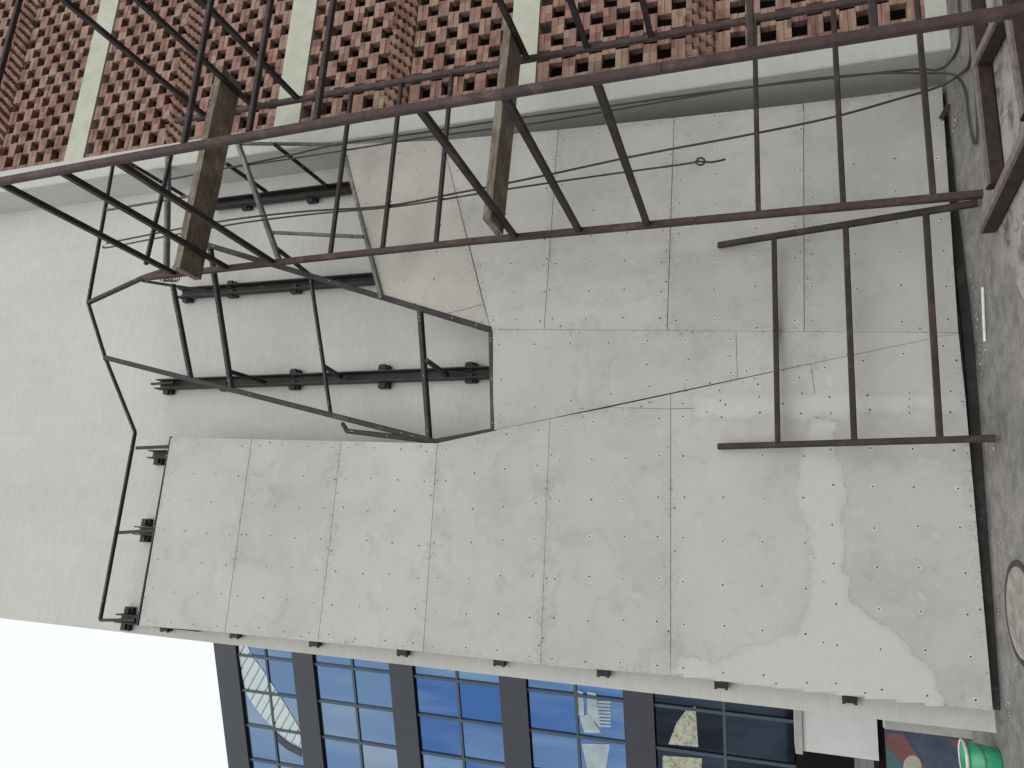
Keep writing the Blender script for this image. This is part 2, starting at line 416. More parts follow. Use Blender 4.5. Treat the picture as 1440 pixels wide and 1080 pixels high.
for i, (dz, x0, x1, z0, z1, j) in enumerate(bricks):
    if i < 300:
        key = (round(x1 - x0, 3), round(z1 - z0, 4))
        if key not in shared:
            m_ = MB(); m_.box((0, 0, 0), (x1 - x0, .085, z1 - z0))
            o = m_.build('brick', M['brick'], jaali); shared[key] = o.data
        else:
            o = bpy.data.objects.new('brick', shared[key]); col.objects.link(o); parent_to(o, jaali)
        o.location = (x0 + random.uniform(-.003, .003), YF + j, z0)
        o.rotation_euler = (0, random.uniform(-.012, .012), random.uniform(-.012, .012))
    else:
        rest.box((x0, YF + j, z0), (x1, YF + .085 + j, z1))
tag(rest.build('upper_bricks', M['brick'], jaali), kind='stuff')
teeth = MB()
for a, b in strips:
    n = 4; h = (b - a - .02) / n
    for r in range(n):
        z0 = a + .01 + r * h
        for k in range(40):
            x = JX + .08 + .14 * k + (.07 if r % 2 else 0)
            if inframe(x, z0) is None: continue
            s_ = .066
            p = [(x - s_, YF + .02), (x, YF - .05), (x + s_, YF + .02), (x, YF + .09)]
            b0 = len(teeth.v)
            tilt = .012
            teeth.prism([(px_, py_, z0 + h - .006 + (tilt if i == 1 else 0)) for i, (px_, py_) in enumerate(p)], Vector((0, 0, 1)), h - .012)
    teeth.box((JX + .003, YF + .03, a), (10.4, YF + .1, b))
tag(teeth.build('dogtooth_bricks', M['brick'], jaali), kind='stuff')

# ------------------------------------------------------------------ cladding of cement boards
def PT(x, y, Y): return at(x, y, Y)
PL = Plane(PT(195, 880, -.30), PT(1397, 1000, -.30), PT(615, 622, -.46))
apex = PT(690, 463, -.70)
foldA = PL.at(695, 605); foldB = PL.at(1348, 468)
PC = Plane(apex, foldA, foldB)
PR = Plane(apex, foldB, PT(1325, 122, -.30))
U0 = PR.at(622, 197)
PU_ = Plane(apex, U0, PT(535, 419, -.78))
panels = [  # plane, outline in photo pixels, wording
    (PL, [(195,880),(240,615),(354,617),(316,890)]),
    (PL, [(316,890),(354,617),(480,620),(447,903)]),
    (PL, [(447,903),(480,620),(615,623),(595,917)]),
    (PL, [(595,917),(615,623),(773,589),(760,935)]),
    (PL, [(760,935),(773,589),(855,573),(943,575),(943,950)]),
    (PL, [(943,950),(943,575),(1148,568),(1155,975)]),
    (PL, [(1155,975),(1148,568),(1358.5,565),(1397,1000)]),
    (PL, [(855,573),(943,554),(943,575)]),
    (PL, [(943,575),(943,554),(1140,511.5),(1148,568)]),
    (PL, [(1148,568),(1140,511.5),(1348,468),(1358.5,565)]),
    (PC, [(690,463),(1035,465.5),(1037,533),(695,605)]),
    (PC, [(1035,465.5),(1348,468),(1037,533)]),
    (PR, [(622,197),(785,182),(765,463.5),(690,463)]),
    (PR, [(785,182),(948,165),(938,465),(765,463.5)]),
    (PR, [(948,165),(1130,145),(1131,466.5),(938,465)]),
    (PR, [(1130,145),(1325,122),(1348,468),(1131,466.5)]),
    (PU_, [(484,203),(622,197),(680,428),(624,442),(537,420)]),
    (PU_, [(624,442),(680,428),(690,463)]),
]
clad = empty('panel_cladding', (2, -.4, 0))
tag(clad, 'folded cladding of grey cement boards dotted with screws', 'cladding')
def inset(poly, nrm, d):
    out = []; n = len(poly); cen = sum(poly, Vector()) / n
    for i in range(n):
        p0, p1, p2 = poly[i - 1], poly[i], poly[(i + 1) % n]
        e1 = (p1 - p0).normalized(); e2 = (p2 - p1).normalized()
        n1 = nrm.cross(e1); n2 = nrm.cross(e2)
        if n1.dot(cen - p1) < 0: n1 = -n1
        if n2.dot(cen - p1) < 0: n2 = -n2
        bis = (n1 + n2); L = bis.length
        if L < 1e-4: out.append(p1 + n1 * d); continue
        bis /= L; k = d / max(.3, bis.dot(n1)); out.append(p1 + bis * k)
    return out
def inside(p, poly, nrm, mg):
    n = len(poly); cen = sum(poly, Vector()) / n
    for i in range(n):
        a, b = poly[i], poly[(i + 1) % n]; e = (b - a).normalized(); n1 = nrm.cross(e)
        if n1.dot(cen - a) < 0: n1 = -n1
        if n1.dot(p - a) < mg: return False
    return True
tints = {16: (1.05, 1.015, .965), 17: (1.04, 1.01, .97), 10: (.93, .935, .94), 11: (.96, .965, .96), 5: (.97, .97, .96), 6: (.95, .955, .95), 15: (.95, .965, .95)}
for ip, (pl, px_) in enumerate(panels):
    poly = [pl.at(x, y) for x, y in px_]
    off = 0.0 if ip in (3, 4, 5, 6, 7, 8, 9, 10, 11) else random.uniform(-.003, .0)
    q = [p + pl.n * off for p in inset(poly, pl.n, .0018 if pl is PC or ip in (3, 4, 7, 8, 9) else .003)]
    # front ring carries a dirt weight that falls off from the sheet's edge
    mb = MB(); ri = inset(q, pl.n, min(.10, .25 * min((q[k] - q[k-1]).length for k in range(len(q)))))
    n_ = len(q); bk_ = [p - pl.n * .012 for p in q]
    mb.v = q + ri + bk_; mb.fade = [1.0] * n_ + [0.0] * n_ + [1.0] * n_
    for k in range(n_):
        k2 = (k + 1) % n_
        mb.f += [[k, k2, n_ + k2, n_ + k], [k, 2*n_ + k, 2*n_ + k2, k2]]
    mb.f += [[n_ + k for k in range(n_)], [2*n_ + k for k in reversed(range(n_))]]
    mb.m = [0] * len(mb.f)
    bo = mb.build('cement_board', M['board'], clad)
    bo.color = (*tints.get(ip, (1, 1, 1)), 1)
    # screws in rows along the sheet's own edges
    sc = MB()
    def screw(p):
        if random.random() < .85: sc.disc(p + pl.n * .0007, pl.n, random.uniform(.015, .022), 9, 1, .25)
        sc.disc(p + pl.n * .0030, pl.n, random.uniform(.0065, .0085), 7, 0, .15)
    if len(q) == 4 or ip == 4:
        c4 = q if len(q) == 4 else [q[0], q[1], q[3], q[4]]
        L1 = ((c4[1] - c4[0]).length + (c4[2] - c4[3]).length) / 2; L2 = ((c4[2] - c4[1]).length + (c4[3] - c4[0]).length) / 2
        na = max(1, round((L1 - .14) / .34)); nb_ = max(1, round((L2 - .22) / .315))
        for i in range(na + 1):
            for j in range(nb_ + 1):
                a = (.07 + (L1 - .14) * i / na) / L1; b = (.11 + (L2 - .22) * j / nb_) / L2
                a += random.uniform(-.008, .008); b += random.uniform(-.01, .01)
                p = (c4[0] * (1-a) + c4[1] * a) * (1-b) + (c4[3] * (1-a) + c4[2] * a) * b
                if inside(p, q, pl.n, .02) and random.random() < .98: screw(p)
    else:
        hz = Vector((1, 0, 0)); hz = (hz - pl.n * hz.dot(pl.n)).normalized(); vt = hz.cross(pl.n).normalized()
        us = [p.dot(hz) for p in q]; vs = [p.dot(vt) for p in q]; o0 = q[0] - hz * q[0].dot(hz) - vt * q[0].dot(vt)
        u = min(us) + .07
        while u < max(us):
            v = min(vs) + .09
            while v < max(vs):
                p = o0 + hz * (u + random.uniform(-.01, .01)) + vt * (v + random.uniform(-.01, .01))
                if inside(p, q, pl.n, .03): screw(p)
                v += .31
            u += .33
    # a few extra holes along the seams
    for e in range(len(q)):
        a, b = q[e], q[(e + 1) % len(q)]
        if (b - a).length < .5: continue
        for k in range(int((b - a).length / .55)):
            t = (k + .5 + random.uniform(-.3, .3)) / max(1, int((b - a).length / .55))
            c_ = sum(q, Vector()) / len(q); p = a.lerp(b, t); p = p + (c_ - p).normalized() * .035
            if random.random() < .55: sc.disc(p + pl.n * .0030, pl.n, random.uniform(.005, .008), 7, 0, .2)
    if sc.f: tag(sc.build('screw_heads', [M['screw'], M['ring']], bo, fix=False), kind='stuff')

# filler smeared over the lower seams: a fine grid whose weight falls off at the ragged border
def patch(px_, off, soft=10.0, step=5.0):
    x0, x1 = min(p[0] for p in px_) - 14, max(p[0] for p in px_) + 14
    y0, y1 = min(p[1] for p in px_) - 14, max(p[1] for p in px_) + 14
    def sd(x, y):
        ins = False; best = 1e9; n = len(px_)
        for k in range(n):
            (ax, ay), (bx, by) = px_[k-1], px_[k]
            if (ay > y) != (by > y) and x < (bx - ax) * (y - ay) / (by - ay) + ax: ins = not ins
            t = max(0, min(1, ((x-ax)*(bx-ax) + (y-ay)*(by-ay)) / ((bx-ax)**2 + (by-ay)**2)))
            best = min(best, math.hypot(x - ax - t*(bx-ax), y - ay - t*(by-ay)))
        return best if ins else -best
    nx, ny = int((x1-x0)/step)+1, int((y1-y0)/step)+1
    mb = MB(); mb.fade = []; idx = {}
    vals = {}
    for a in range(nx):
        for b in range(ny):
            x, y = x0 + a*step, y0 + b*step
            vals[a, b] = .5 + sd(x, y) / soft * .5
    def vid(a, b):
        if (a, b) not in idx:
            idx[a, b] = len(mb.v); mb.v.append(PL.at(x0 + a*step, y0 + b*step, off)); mb.fade.append(max(-.3, min(1.6, vals[a, b])))
        return idx[a, b]
    edge = lambda x, y: y < 950 + (x - 943) * .1175 + 1 and x < 1350 + (y - 475) * .0895 - 2
    for a in range(nx-1):
        for b in range(ny-1):
            cs = [(a, b), (a+1, b), (a+1, b+1), (a, b+1)]
            if max(vals[c] for c in cs) > 0.0 and all(edge(x0 + c[0]*step, y0 + c[1]*step) for c in cs):
                mb.f.append([vid(*c) for c in cs]); mb.m.append(0)
    return mb
tag(patch([(975,560),(1030,553),(1090,556),(1165,552),(1240,556),(1300,552),(1350,554),(1350,578),(1240,581),(1180,586),(1080,585),(1030,588),(975,590)], .0012).build('filler_patch', M['filler'], clad, fix=False), label='white filler band smeared over the upright seam')
p2 = [(1142,592),(1172,592),(1174,640),(1190,690),(1183,740),(1186,790),(1192,840),(1225,868),(1270,900),(1310,945),(1325,985),(1330,1010),(1250,1005),(1160,995),(1060,980),(945,965),(948,940),(965,924),(985,926),(1005,935),(1040,912),(1075,905),(1095,895),(1122,893),(1136,860),(1142,800),(1136,740),(1120,700),(1126,640)]
tag(patch(p2, .0018).build('filler_patch', M['filler'], clad, fix=False), label='large white filler smear down the lowest seam')

# ------------------------------------------------------------------ black steel subframe
fr = empty('steel_subframe', (2, -.3, 4))
tag(fr, 'black steel subframe left open above the cement boards', 'steel frame')
def fbar(a, b, wd=.05, mat='black', name='steel_bar', e=None, up=Vector((0, -1, .2))):
    mb = MB(); mb.bar(a, b, wd, e or wd, up); o = mb.build(name, M[mat], fr)
    if (b - a).length > .7:                    # pale self-tapping screws near the joints
        m2 = MB(); d = (b - a).normalized(); f = Vector((0, -1, 0)); f = (f - d * f.dot(d)).normalized()
        for t in (.06, .10, .5, .92):
            c = a.lerp(b, t + random.uniform(-.02, .02)) + f * wd * .52
            m2.bar(c - f * .004, c + f * .004, .011)
        tag(m2.build('screws', M['trim'], o), kind='stuff')
    return o
n1 = apex + PR.n * -.02
n2 = PL.at(694, 606, -.03); n3 = PL.at(612, 621, -.03)
n5 = PT(270, 338, -.93); n6 = PT(148, 503, -.70)
pR = PU_.at(482, 203, -.03); pM = PT(537, 420, -.78)
pT = PT(335, 202, -.93)
pA = PT(200, 391, -.95); pB = PT(124, 426, -.88); pC = PT(147, 296, -.88); pD = PT(160, 226, -.88)
pE = PT(190, 608, -.46); pF = PT(141, 871, -.30)
pG = PL.at(241, 614, -.03); pH = PL.at(194, 879, -.03)
def lrp(a, b, x):                             # point of a 3D bar at photo column x
    best = min((abs(0 if False else (720 + F * ((lambda d: (_X.y*d.x+_Y.y*d.y+_up.y*d.z)/(_X.z*d.x+_Y.z*d.y+_up.z*d.z))(a.lerp(b, t/200) - CAM)) - x)), t) for t in range(201))
    return a.lerp(b, best[1] / 200)
for a, b, s_ in [(n1, n5, .058), (n3, n6, .058), (n1, n2, .048), (n2, n3, .048), (pB, pA, .05), (pB, n6, .036), (n6, pE, .036),
                 (pE, pF, .038), (pB, pD, .038), (pG, pH, .03)]:
    fbar(a, b, s_)
fbar(PT(243, 400, -.90), lrp(n3, n6, 268), .052); fbar(lrp(n1, n5, 296), lrp(n3, n6, 325), .056)
fbar(lrp(n1, n5, 437), lrp(n3, n6, 465), .036); fbar(lrp(n1, n5, 590), lrp(n3, n6, 605), .056)
fbar(pA, PT(232, 380, -.95), .05, 'brown')
fbar(pR, pM, .05, 'grey'); fbar(pT, pR, .036, 'grey'); fbar(pT, lrp(n1, n5, 397), .056, 'grey')
fbar(PT(383, 327, -.86), PT(511, 333, -.83), .036, 'grey')
fbar(PT(205, 372, -.95), PT(241, 216, -.95), .045); fbar(PT(234, 385, -.55), PT(237, 212, -.55), .065, 'grey')
fbar(pC, PT(290, 272, -.5), .026, 'grey')
fbar(PT(200, 395, -.93), PT(296, 410, -.6), .03)
# stand-offs running back to the wall channels
for a, b in [(((600,507,-.64)), (630,528,-.12)), ((325,523,-.58), (373,538,-.12)), ((455,515,-.54), (480,530,-.12)), ((385,202,-.93), (460,262,-.12)),
             ((318,230,-.80), (375,270,-.12)), ((180,228,-.88), (262,277,-.12)), ((390,350,-.88), (440,390,-.12))]:
    fbar(PT(*a), PT(*b), .045)
fbar(PT(482, 596, -.25), PT(488, 606, -.4), .04); fbar(PT(488, 606, -.40), n3, .05)
# upright channels on the wall
def channel(a, b, wd=.14):
    mb = MB(); t = .007; d_ = .05; h = wd / 2
    mb.prof(a, b, [(-h, -d_), (-h, d_), (-h+t*2, d_), (-h+t*2, -d_+t), (h-t*2, -d_+t), (h-t*2, d_), (h, d_), (h, -d_)], Vector((0, -1, 0)))
    return mb.build('wall_channel', M['black'], fr)
chans = [((222,541),(688,524)), ((252,413),(528,392)), ((298,288),(492,264))]
for a, b in chans: channel(PT(*a, -.10), PT(*b, -.10), .125)
fbar(PT(213, 540, -.12), PT(245, 538, -.12), .03)
def clip(x, y, sy, Yp=-.03):
    c = PT(x, y, Yp); mb = MB()
    mb.box((c.x - .045, -.065, c.z - .065), (c.x + .045, -.002, c.z + .065))
    mb.box((c.x - .05, -.09, c.z - .035), (c.x + .05, -.06, c.z + .035))
    for dz in (-.04, .04): mb.box((c.x - .012, -.085, c.z + dz - .014), (c.x + .012, -.064, c.z + dz + .014))
    return mb.build('wall_clip', M['black'], fr)
for x, y in [(238,550),(318,545),(415,543),(541,541),(541,520),(416,526),(663,533),(663,517),(265,421),(328,414),(327,402),(417,408),(348,291),(440,281)]: clip(x, y, 1)
for x, y in [(232,886),(330,895),(442,907),(566,920),(702,934),(848,949),(1014,966),(1195,987)]:
    c = PT(x, y + 1.5, -.05); mb = MB()
    mb.box((c.x, -.075, c.z - .055), (c.x + .16, -.002, c.z + .055))
    for dz in (-.045, .045): mb.bar(Vector((c.x - .001, -.05, c.z + dz)), Vector((c.x - .012, -.05, c.z + dz)), .026)
    mb.build('wall_clip', M['black'], fr)
# struts and double clips of the unclad top bay
for (xa, ya), (xb, yb), (xc, yc), nubs in [((192,630),(238,628),(211,639),((224,649),)), ((168,749),(216,746),(192,746),((207,735),(205,757))), ((141,872),(190,872),(166,869),((183,859),(178,881)))]:
    a = PT(xa, ya, -.44 + (ya - 630) / 242 * .14); b = PL.at(xb, yb, -.04)
    fbar(a, b, .035)
    t_ = PT(xc, yc, -.10); channel(t_, Vector((t_.x, -.10, t_.z - 1.2)), .10)
    for x, y in nubs:
        c = PT(x, y, -.03); mb = MB()
        mb.box((c.x - .045, -.06, c.z - .06), (c.x + .045, -.002, c.z + .06)); mb.box((c.x - .03, -.085, c.z - .03), (c.x + .03, -.055, c.z + .03))
        mb.build('wall_clip', M['black'], fr)
# black bar added to keep the shaded gap under the boards dark
a = PL.at(1397, 1000); b = foldB; c = PR.at(1325, 122)
mb = MB()
for p, q in ((a, b), (b, c)):
    p2_ = Vector((p.x, p.y + .12, .04)); q2_ = Vector((q.x, q.y + .12, .04)); mb.bar(p2_, q2_, .03, .078)
mb.build('gap_shade_bar', M['black'], fr)
fbar(PR.at(640, 203, -.05), PR.at(1322, 130, -.05), .06)  # unseen bar added to darken the slot beside the pilaster
# hidden uprights behind the boards
for X_ in (-.6, .6, 1.9, 3.2, 4.4):
    mb = MB(); mb.bar(Vector((X_, -.12, .05)), Vector((X_, -.12, 4.2)), .08); mb.build('steel_bar', M['black'], fr)

# ------------------------------------------------------------------ brown scaffold tower
tw = empty('scaffold_tower', (4.1, -2.1, 0)); tag(tw, 'tall brown steel scaffold tower with two planks laid across it', 'scaffold')
X0, X1, Y0, Y1 = 3.08, 5.06, -3.16, -1.05
TOP = 8.42
def tbar(name, a, b, s_, mat='darkbrown', up=Vector((0, 0, 1))):
    mb = MB(); mb.bar(a, b, s_, s_, up); return mb.build(name, M[mat], tw)
def lean(X_, Y_, z): return Vector((X_ + (-.09 * max(0, z - 5) / 4 if X_ == X0 else 0), Y_, z))
for X_ in (X0, X1):
    for Y_ in (Y0, Y1):
        cuts = [0, 2.2, 4.3, 6.35, TOP]
        for z0, z1 in zip(cuts[:-1], cuts[1:]):
            tbar('leg', lean(X_, Y_, z0), lean(X_, Y_, z1 - .004), .062, 'brown', Vector((0, -1, 0)))
for z in (.34, 1.0, 1.67, 4.72, 5.32, 5.94, TOP - .1):
    for Y_ in (Y0, Y1):
        if z > 8 and Y_ == Y1: continue
        tbar('rung', lean(X0, Y_, z) + Vector((.03, 0, 0)), lean(X1, Y_, z) - Vector((.03, 0, 0)), .044, 'darkbrown')
for z in (2.62, 3.25, 3.88, 6.64, 7.25, 7.97):
    for X_ in (X0, X1):
        mb = MB(); mb.angle(lean(X_, Y0 + .03, z), lean(X_, Y1 - .03, z), .05, .006, Vector((0, 0, 1)), 0, 1)
        mb.build('rung', M['darkbrown'], tw)
# ------------------------------------------------------------------ planks
def plank(a, b, wd, th, label, seed):
    d = (b - a).normalized(); sd = Vector((0, 1, 0)); upv = d.cross(sd).normalized()
    if upv.z < 0: upv = -upv
    rows = []
    n = 26
    prof = [(-.5, -.5), (-.17, -.5), (.17, -.5), (.5, -.5), (.5, -.1), (.5, .2), (.5, .5), (.17, .5), (-.17, .5), (-.5, .5), (-.5, .2), (-.5, -.1)]
    for i in range(n + 1):
        c = a.lerp(b, i / n); r = []
        for j, (e, f) in enumerate(prof):
            p = c + sd * e * wd + upv * f * th
            k = noise.noise(Vector((p.x * 3 + seed, e * 4, f * 4))) * .012
            if i in (0, n): p = p + d * noise.noise(Vector((e * 6, f * 6, seed + i))) * .03
            r.append(p + sd * k + upv * k * .6)
        rows.append(r)
    mb = MB(); mb.quadgrid(rows, 0, True); mb.face(rows[0]); mb.face(list(reversed(rows[-1])))
    o = mb.build('wooden_plank', M['wood'], None)
    tag(o, label, 'plank', 'planks laid across the scaffold'); return o
plank(Vector((2.77, -1.52, 7.33)), Vector((5.22, -1.43, 7.33)), .31, .085, 'upper weathered timber plank near the top of the brown scaffold', 3)
plank(Vector((2.99, -1.47, 3.947)), Vector((5.20, -1.31, 3.947)), .34, .075, 'lower weathered timber plank halfway up the brown scaffold', 9)

# ------------------------------------------------------------------ small ladder frame leaning on the boards
lf = empty('leaning_frame', (2.1, -.9, 0)); tag(lf, 'small brown steel ladder frame leaning against the lowest boards', 'steel frame')
Fb = Vector((1.165, -.88, .028)); Ft = PL.at(1010, 628, .045)
Eb = Vector((3.02, -1.02, .028)); Et = PR.at(1010, 345, .045)
for p, q in ((Fb, Ft), (Eb, Et)):
    mb = MB(); mb.bar(p, q, .05, .055, Vector((0, -1, 0))); o = mb.build('leg', M['darkbrown'], lf)
    mb = MB(); d = (q - p).normalized(); mb.bar(q - d * .02, q + d * .012, .036, .04, Vector((0, -1, 0))); mb.build('end_plug', M['trim'], o)
for z in (.36, .96, 1.55):
    t = z / Ft.z; p = Fb.lerp(Ft, t); q = Eb.lerp(Et, t)
    mb = MB(); mb.bar(p + (q - p).normalized() * .02, q, .046); mb.build('rung', M['darkbrown'], lf)

# ------------------------------------------------------------------ heavy base frame on the ground
bf = empty('ground_frame', (3.4, -1.9, 0)); tag(bf, 'heavy brown steel frame lying on the broken concrete', 'steel frame')
def chan2(a, b, name):
    mb = MB(); mb.bar(a, b, .095, .115); return mb.build(name, M['dusty'], bf)
zb = .062
g1 = gr(1374, 20, .06); g2 = gr(1401, 262, .06)
chan2(Vector((g2.x, g2.y, zb)), g1 + (g1 - g2) * .6 + Vector((0, 0, zb - g1.z)), 'rail')
h1 = gr(1427, 6, .06); h2 = gr(1446, 125, .06)
chan2(h2 + (h2 - h1) * .3 + Vector((0, 0, zb - h2.z)), h1 + (h1 - h2) * 1.5 + Vector((0, 0, zb - h1.z)), 'rail')
k1 = gr(1390, 320, .06); k2 = gr(1442, 212, .06)
chan2(Vector((k1.x, k1.y, zb + .004)), k2 + (k2 - k1) * .5 + Vector((0, 0, zb + .004 - k2.z)), 'cross_bar')
m1 = gr(1380, 92, .06); m2 = gr(1414, 22, .06)
chan2(Vector((m1.x, m1.y, zb + .006)), Vector((m2.x, m2.y, zb + .006)), 'cross_bar')

# ------------------------------------------------------------------ cables
def cable(px_, r, label, name='cable', group='slack cables over the facade'):
    pts = [Vector(p) for p in px_]
    out = []
    for i in range(len(pts) - 1):
        p0, p1, p2_, p3 = pts[max(i-1, 0)], pts[i], pts[i+1], pts[min(i+2, len(pts)-1)]
        for k in range(7):
            t = k / 7
            out.append(.5 * ((2*p1) + (p2_-p0)*t + (2*p0-5*p1+4*p2_-p3)*t*t + (3*p1-p0-3*p2_+p3)*t**3))
    out.append(pts[-1])
    mb = MB(); mb.tube(out, r, 6); o = mb.build(name, M['cable'], None, True)
    tag(o, label, 'cable', group); return o
cable([at(x, y, Y_) for x, y, Y_ in [(240,252,-.95),(300,240,-.9),(400,220,-.9),(476,203,-.95),(590,187,-.85),(700,170,-.7),(850,150,-.6),(1000,129,-.58),(1150,112,-.58),(1280,98,-.58),(1318,98,-.58)]]
      + [gr(1338, 84, .02), gr(1349, 55, .02), gr(1348, 0, .02), gr(1345, -60, .02)], .011, 'dark cable running down the pilaster to the ground')
cable([at(x, y, Y_) for x, y, Y_ in [(330,235,-.85),(475,213,-1.0),(600,193,-.9),(760,172,-.7),(960,138,-.6),(1100,116,-.58),(1220,104,-.58),(1300,103,-.58)]]
      + [gr(1340, 105, .02), gr(1356, 125, .02), gr(1362, 165, .02), gr(1369, 200, .02), gr(1374, 190, .02), gr(1372, 130, .02), gr(1366, 70, .02), gr(1362, 30, .02), gr(1362, -40, .02)], .010, 'dark cable ending in a long loop on the ground')
cable([at(x, y, Y_) for x, y, Y_ in [(150,342,-.9),(300,313,-1.0),(420,298,-1.02),(540,290,-1.0),(640,272,-.95),(760,248,-.88),(900,218,-.83),(1050,190,-.78),(1170,165,-.72),(1260,140,-.66),(1320,122,-.62)]]
      + [gr(1350, 104, .02), gr(1364, 84, .02), gr(1363, 20, .02), gr(1360, -30, .02)], .011, 'dark cable strung diagonally across the right boards')
loop = [(985 + 6 * math.cos(a), 227 + 5 * math.sin(a)) for a in [math.pi + i * math.pi / 4 for i in range(9)]]
cable([at(x, y, Y_) for x, y, Y_ in [(146,346,-.9),(152,348,-.9),(220,335,-.95),(330,315,-1.02),(440,301,-1.04),(560,290,-1.02),(700,268,-.95),(850,246,-.88),(960,231,-.84)]]
      + [at(x, y, -.85) for x, y in loop] + [at(1000, 228, -.83), at(1020, 224, -.80)], .010, 'loose cable with a knotted end hanging over the right boards')
# wire tie round the tower top
wt = MB(); c = at(238, 388, -.99); pts = []
for i in range(46):
    a = i * .9; pts.append(c + Vector((.07 * math.cos(a), .07 * math.sin(a), -.1 + i * .0045)) + Vector((random.uniform(-.02, .02),) * 3))
pts.append(c + Vector((.15, -.08, -.16)))
wt.tube(pts, .006, 5); tag(wt.build('wire_tie', M['grey'], None, True), 'twisted binding wire tying the scaffold top to the black subframe', 'wire')

# ------------------------------------------------------------------ glass building
gb = empty('glass_building', (-4, 14, 0)); tag(gb, 'blue glass office building with dark storey bands', 'building')
G0 = Vector((-2.75, -7.18 + 19.6, 0)); gd = Vector((-.925, .38, 0)).normalized(); gn = Vector((gd.y, -gd.x, 0))
if gn.y > 0: gn = -gn
def gp(s, z, off=0.0): return G0 + gd * s + gn * off + Vector((0, 0, z))
def gat(x, y):                                # photo pixel -> (s, z) on the facade
    d = ray(x, y); t = (G0 - CAM).dot(gn) / d.dot(gn); p = CAM + d * t
    return (p - G0).dot(gd), p.z
zrow = []
for x, y in [(303,902),(334,910),(413,919),(442,925),(549,935),(582,940),(703,951),(741,957),(877,968),(919,972),(1118,995)]: zrow.append(gat(x, y)[1])
SL, SR = -4.5, 9.0
mb = MB()
b_ = [gp(SL, -.2, -.25), gp(SR, -.2, -.25), gp(SR, zrow[0] - .05, -.25), gp(SL, zrow[0] - .05, -.25)]
mb.prism(b_, gn, 8.0); mb.build('core', M['dark'], gb)
def slab(s0, s1, z0, z1, o0, o1, name, mat, parent=gb):
    mb = MB(); mb.prism([gp(s0, z0, o1), gp(s1, z0, o1), gp(s1, z1, o1), gp(s0, z1, o1)], gn, o1 - o0)
    return mb.build(name, M[mat], parent)
for i in (0, 2, 4, 6, 8):
    slab(SL, SR, zrow[i + 1], zrow[i], -.24, .10, 'storey_band', 'spandrel')
pit = 1.13; s_off = gat(336, 920)[0]
for fl, (i, j) in enumerate([(1, 2), (3, 4), (5, 6), (7, 8), (9, 10)]):
    zt, zb2 = zrow[i], zrow[j]; zm = zb2 + (zt - zb2) * .49
    rows = [(zb2, zm), (zm, zt)]
    ns = int((SR - SL) / pit)
    for k in range(-3, 9):
        s0 = s_off + k * pit
        if s0 < SL or s0 + pit > SR: continue
        for (za, zb3) in rows:
            o = slab(s0 + .03, s0 + pit - .03, za + .03, zb3 - .03, -.03, 0.0, 'glass_pane', ('glass_pale_reflect', 'glass_pale_reflect', 'glass', 'glass', 'glass_dark')[fl])
        slab(s0 - .04, s0 + .04, zb2 + .002, zt - .002, -.1, .045, 'mullion', 'mullion')
    slab(SL + .01, SR - .01, zm - .035, zm + .035, -.1, .04, 'transom', 'mullion')
slab(SL, SR, -.2, zrow[10], -.2, .02, 'plinth', 'dark')
# arc, stair and foliage reflections painted as thin pieces on the panes
def gpoly(px_, off, name, mat, parent=gb):
    mb = MB(); mb.prism([gp(*gat(x, y), off) for x, y in px_], gn, .012); return mb.build(name, M[mat], parent)
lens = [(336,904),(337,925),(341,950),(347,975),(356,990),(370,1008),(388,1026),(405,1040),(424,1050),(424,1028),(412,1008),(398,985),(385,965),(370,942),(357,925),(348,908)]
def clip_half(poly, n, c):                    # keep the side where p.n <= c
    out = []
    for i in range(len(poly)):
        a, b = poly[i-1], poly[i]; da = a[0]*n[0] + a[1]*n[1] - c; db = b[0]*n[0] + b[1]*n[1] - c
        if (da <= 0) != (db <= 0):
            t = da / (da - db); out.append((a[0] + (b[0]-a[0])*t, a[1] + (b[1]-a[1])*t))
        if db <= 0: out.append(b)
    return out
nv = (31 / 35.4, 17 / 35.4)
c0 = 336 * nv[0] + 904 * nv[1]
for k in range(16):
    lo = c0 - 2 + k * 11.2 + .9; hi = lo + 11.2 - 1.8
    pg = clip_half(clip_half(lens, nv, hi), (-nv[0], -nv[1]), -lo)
    if len(pg) >= 3: gpoly(pg, .016, 'reflected_arc_rib', 'reflect_pale')
gpoly([(389,1031),(405,1044),(424,1054),(424,1064),(404,1054),(390,1042)], .016, 'reflected_arc_edge', 'spandrel')
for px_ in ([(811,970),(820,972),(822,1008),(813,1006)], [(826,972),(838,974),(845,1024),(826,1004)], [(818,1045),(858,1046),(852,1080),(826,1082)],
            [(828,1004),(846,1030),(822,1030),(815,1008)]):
    gpoly(px_, .016, 'cream_reflection', 'reflect_soft')
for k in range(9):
    y0 = 980 + k * 4.8; gpoly([(841, y0), (859, y0 + 1), (859, y0 + 4), (841, y0 + 3)], .017, 'reflected_slat', 'reflect_soft')
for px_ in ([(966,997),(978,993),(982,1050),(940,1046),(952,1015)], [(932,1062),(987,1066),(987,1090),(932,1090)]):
    gpoly(px_, .016, 'cream_reflection', 'reflect_cream')

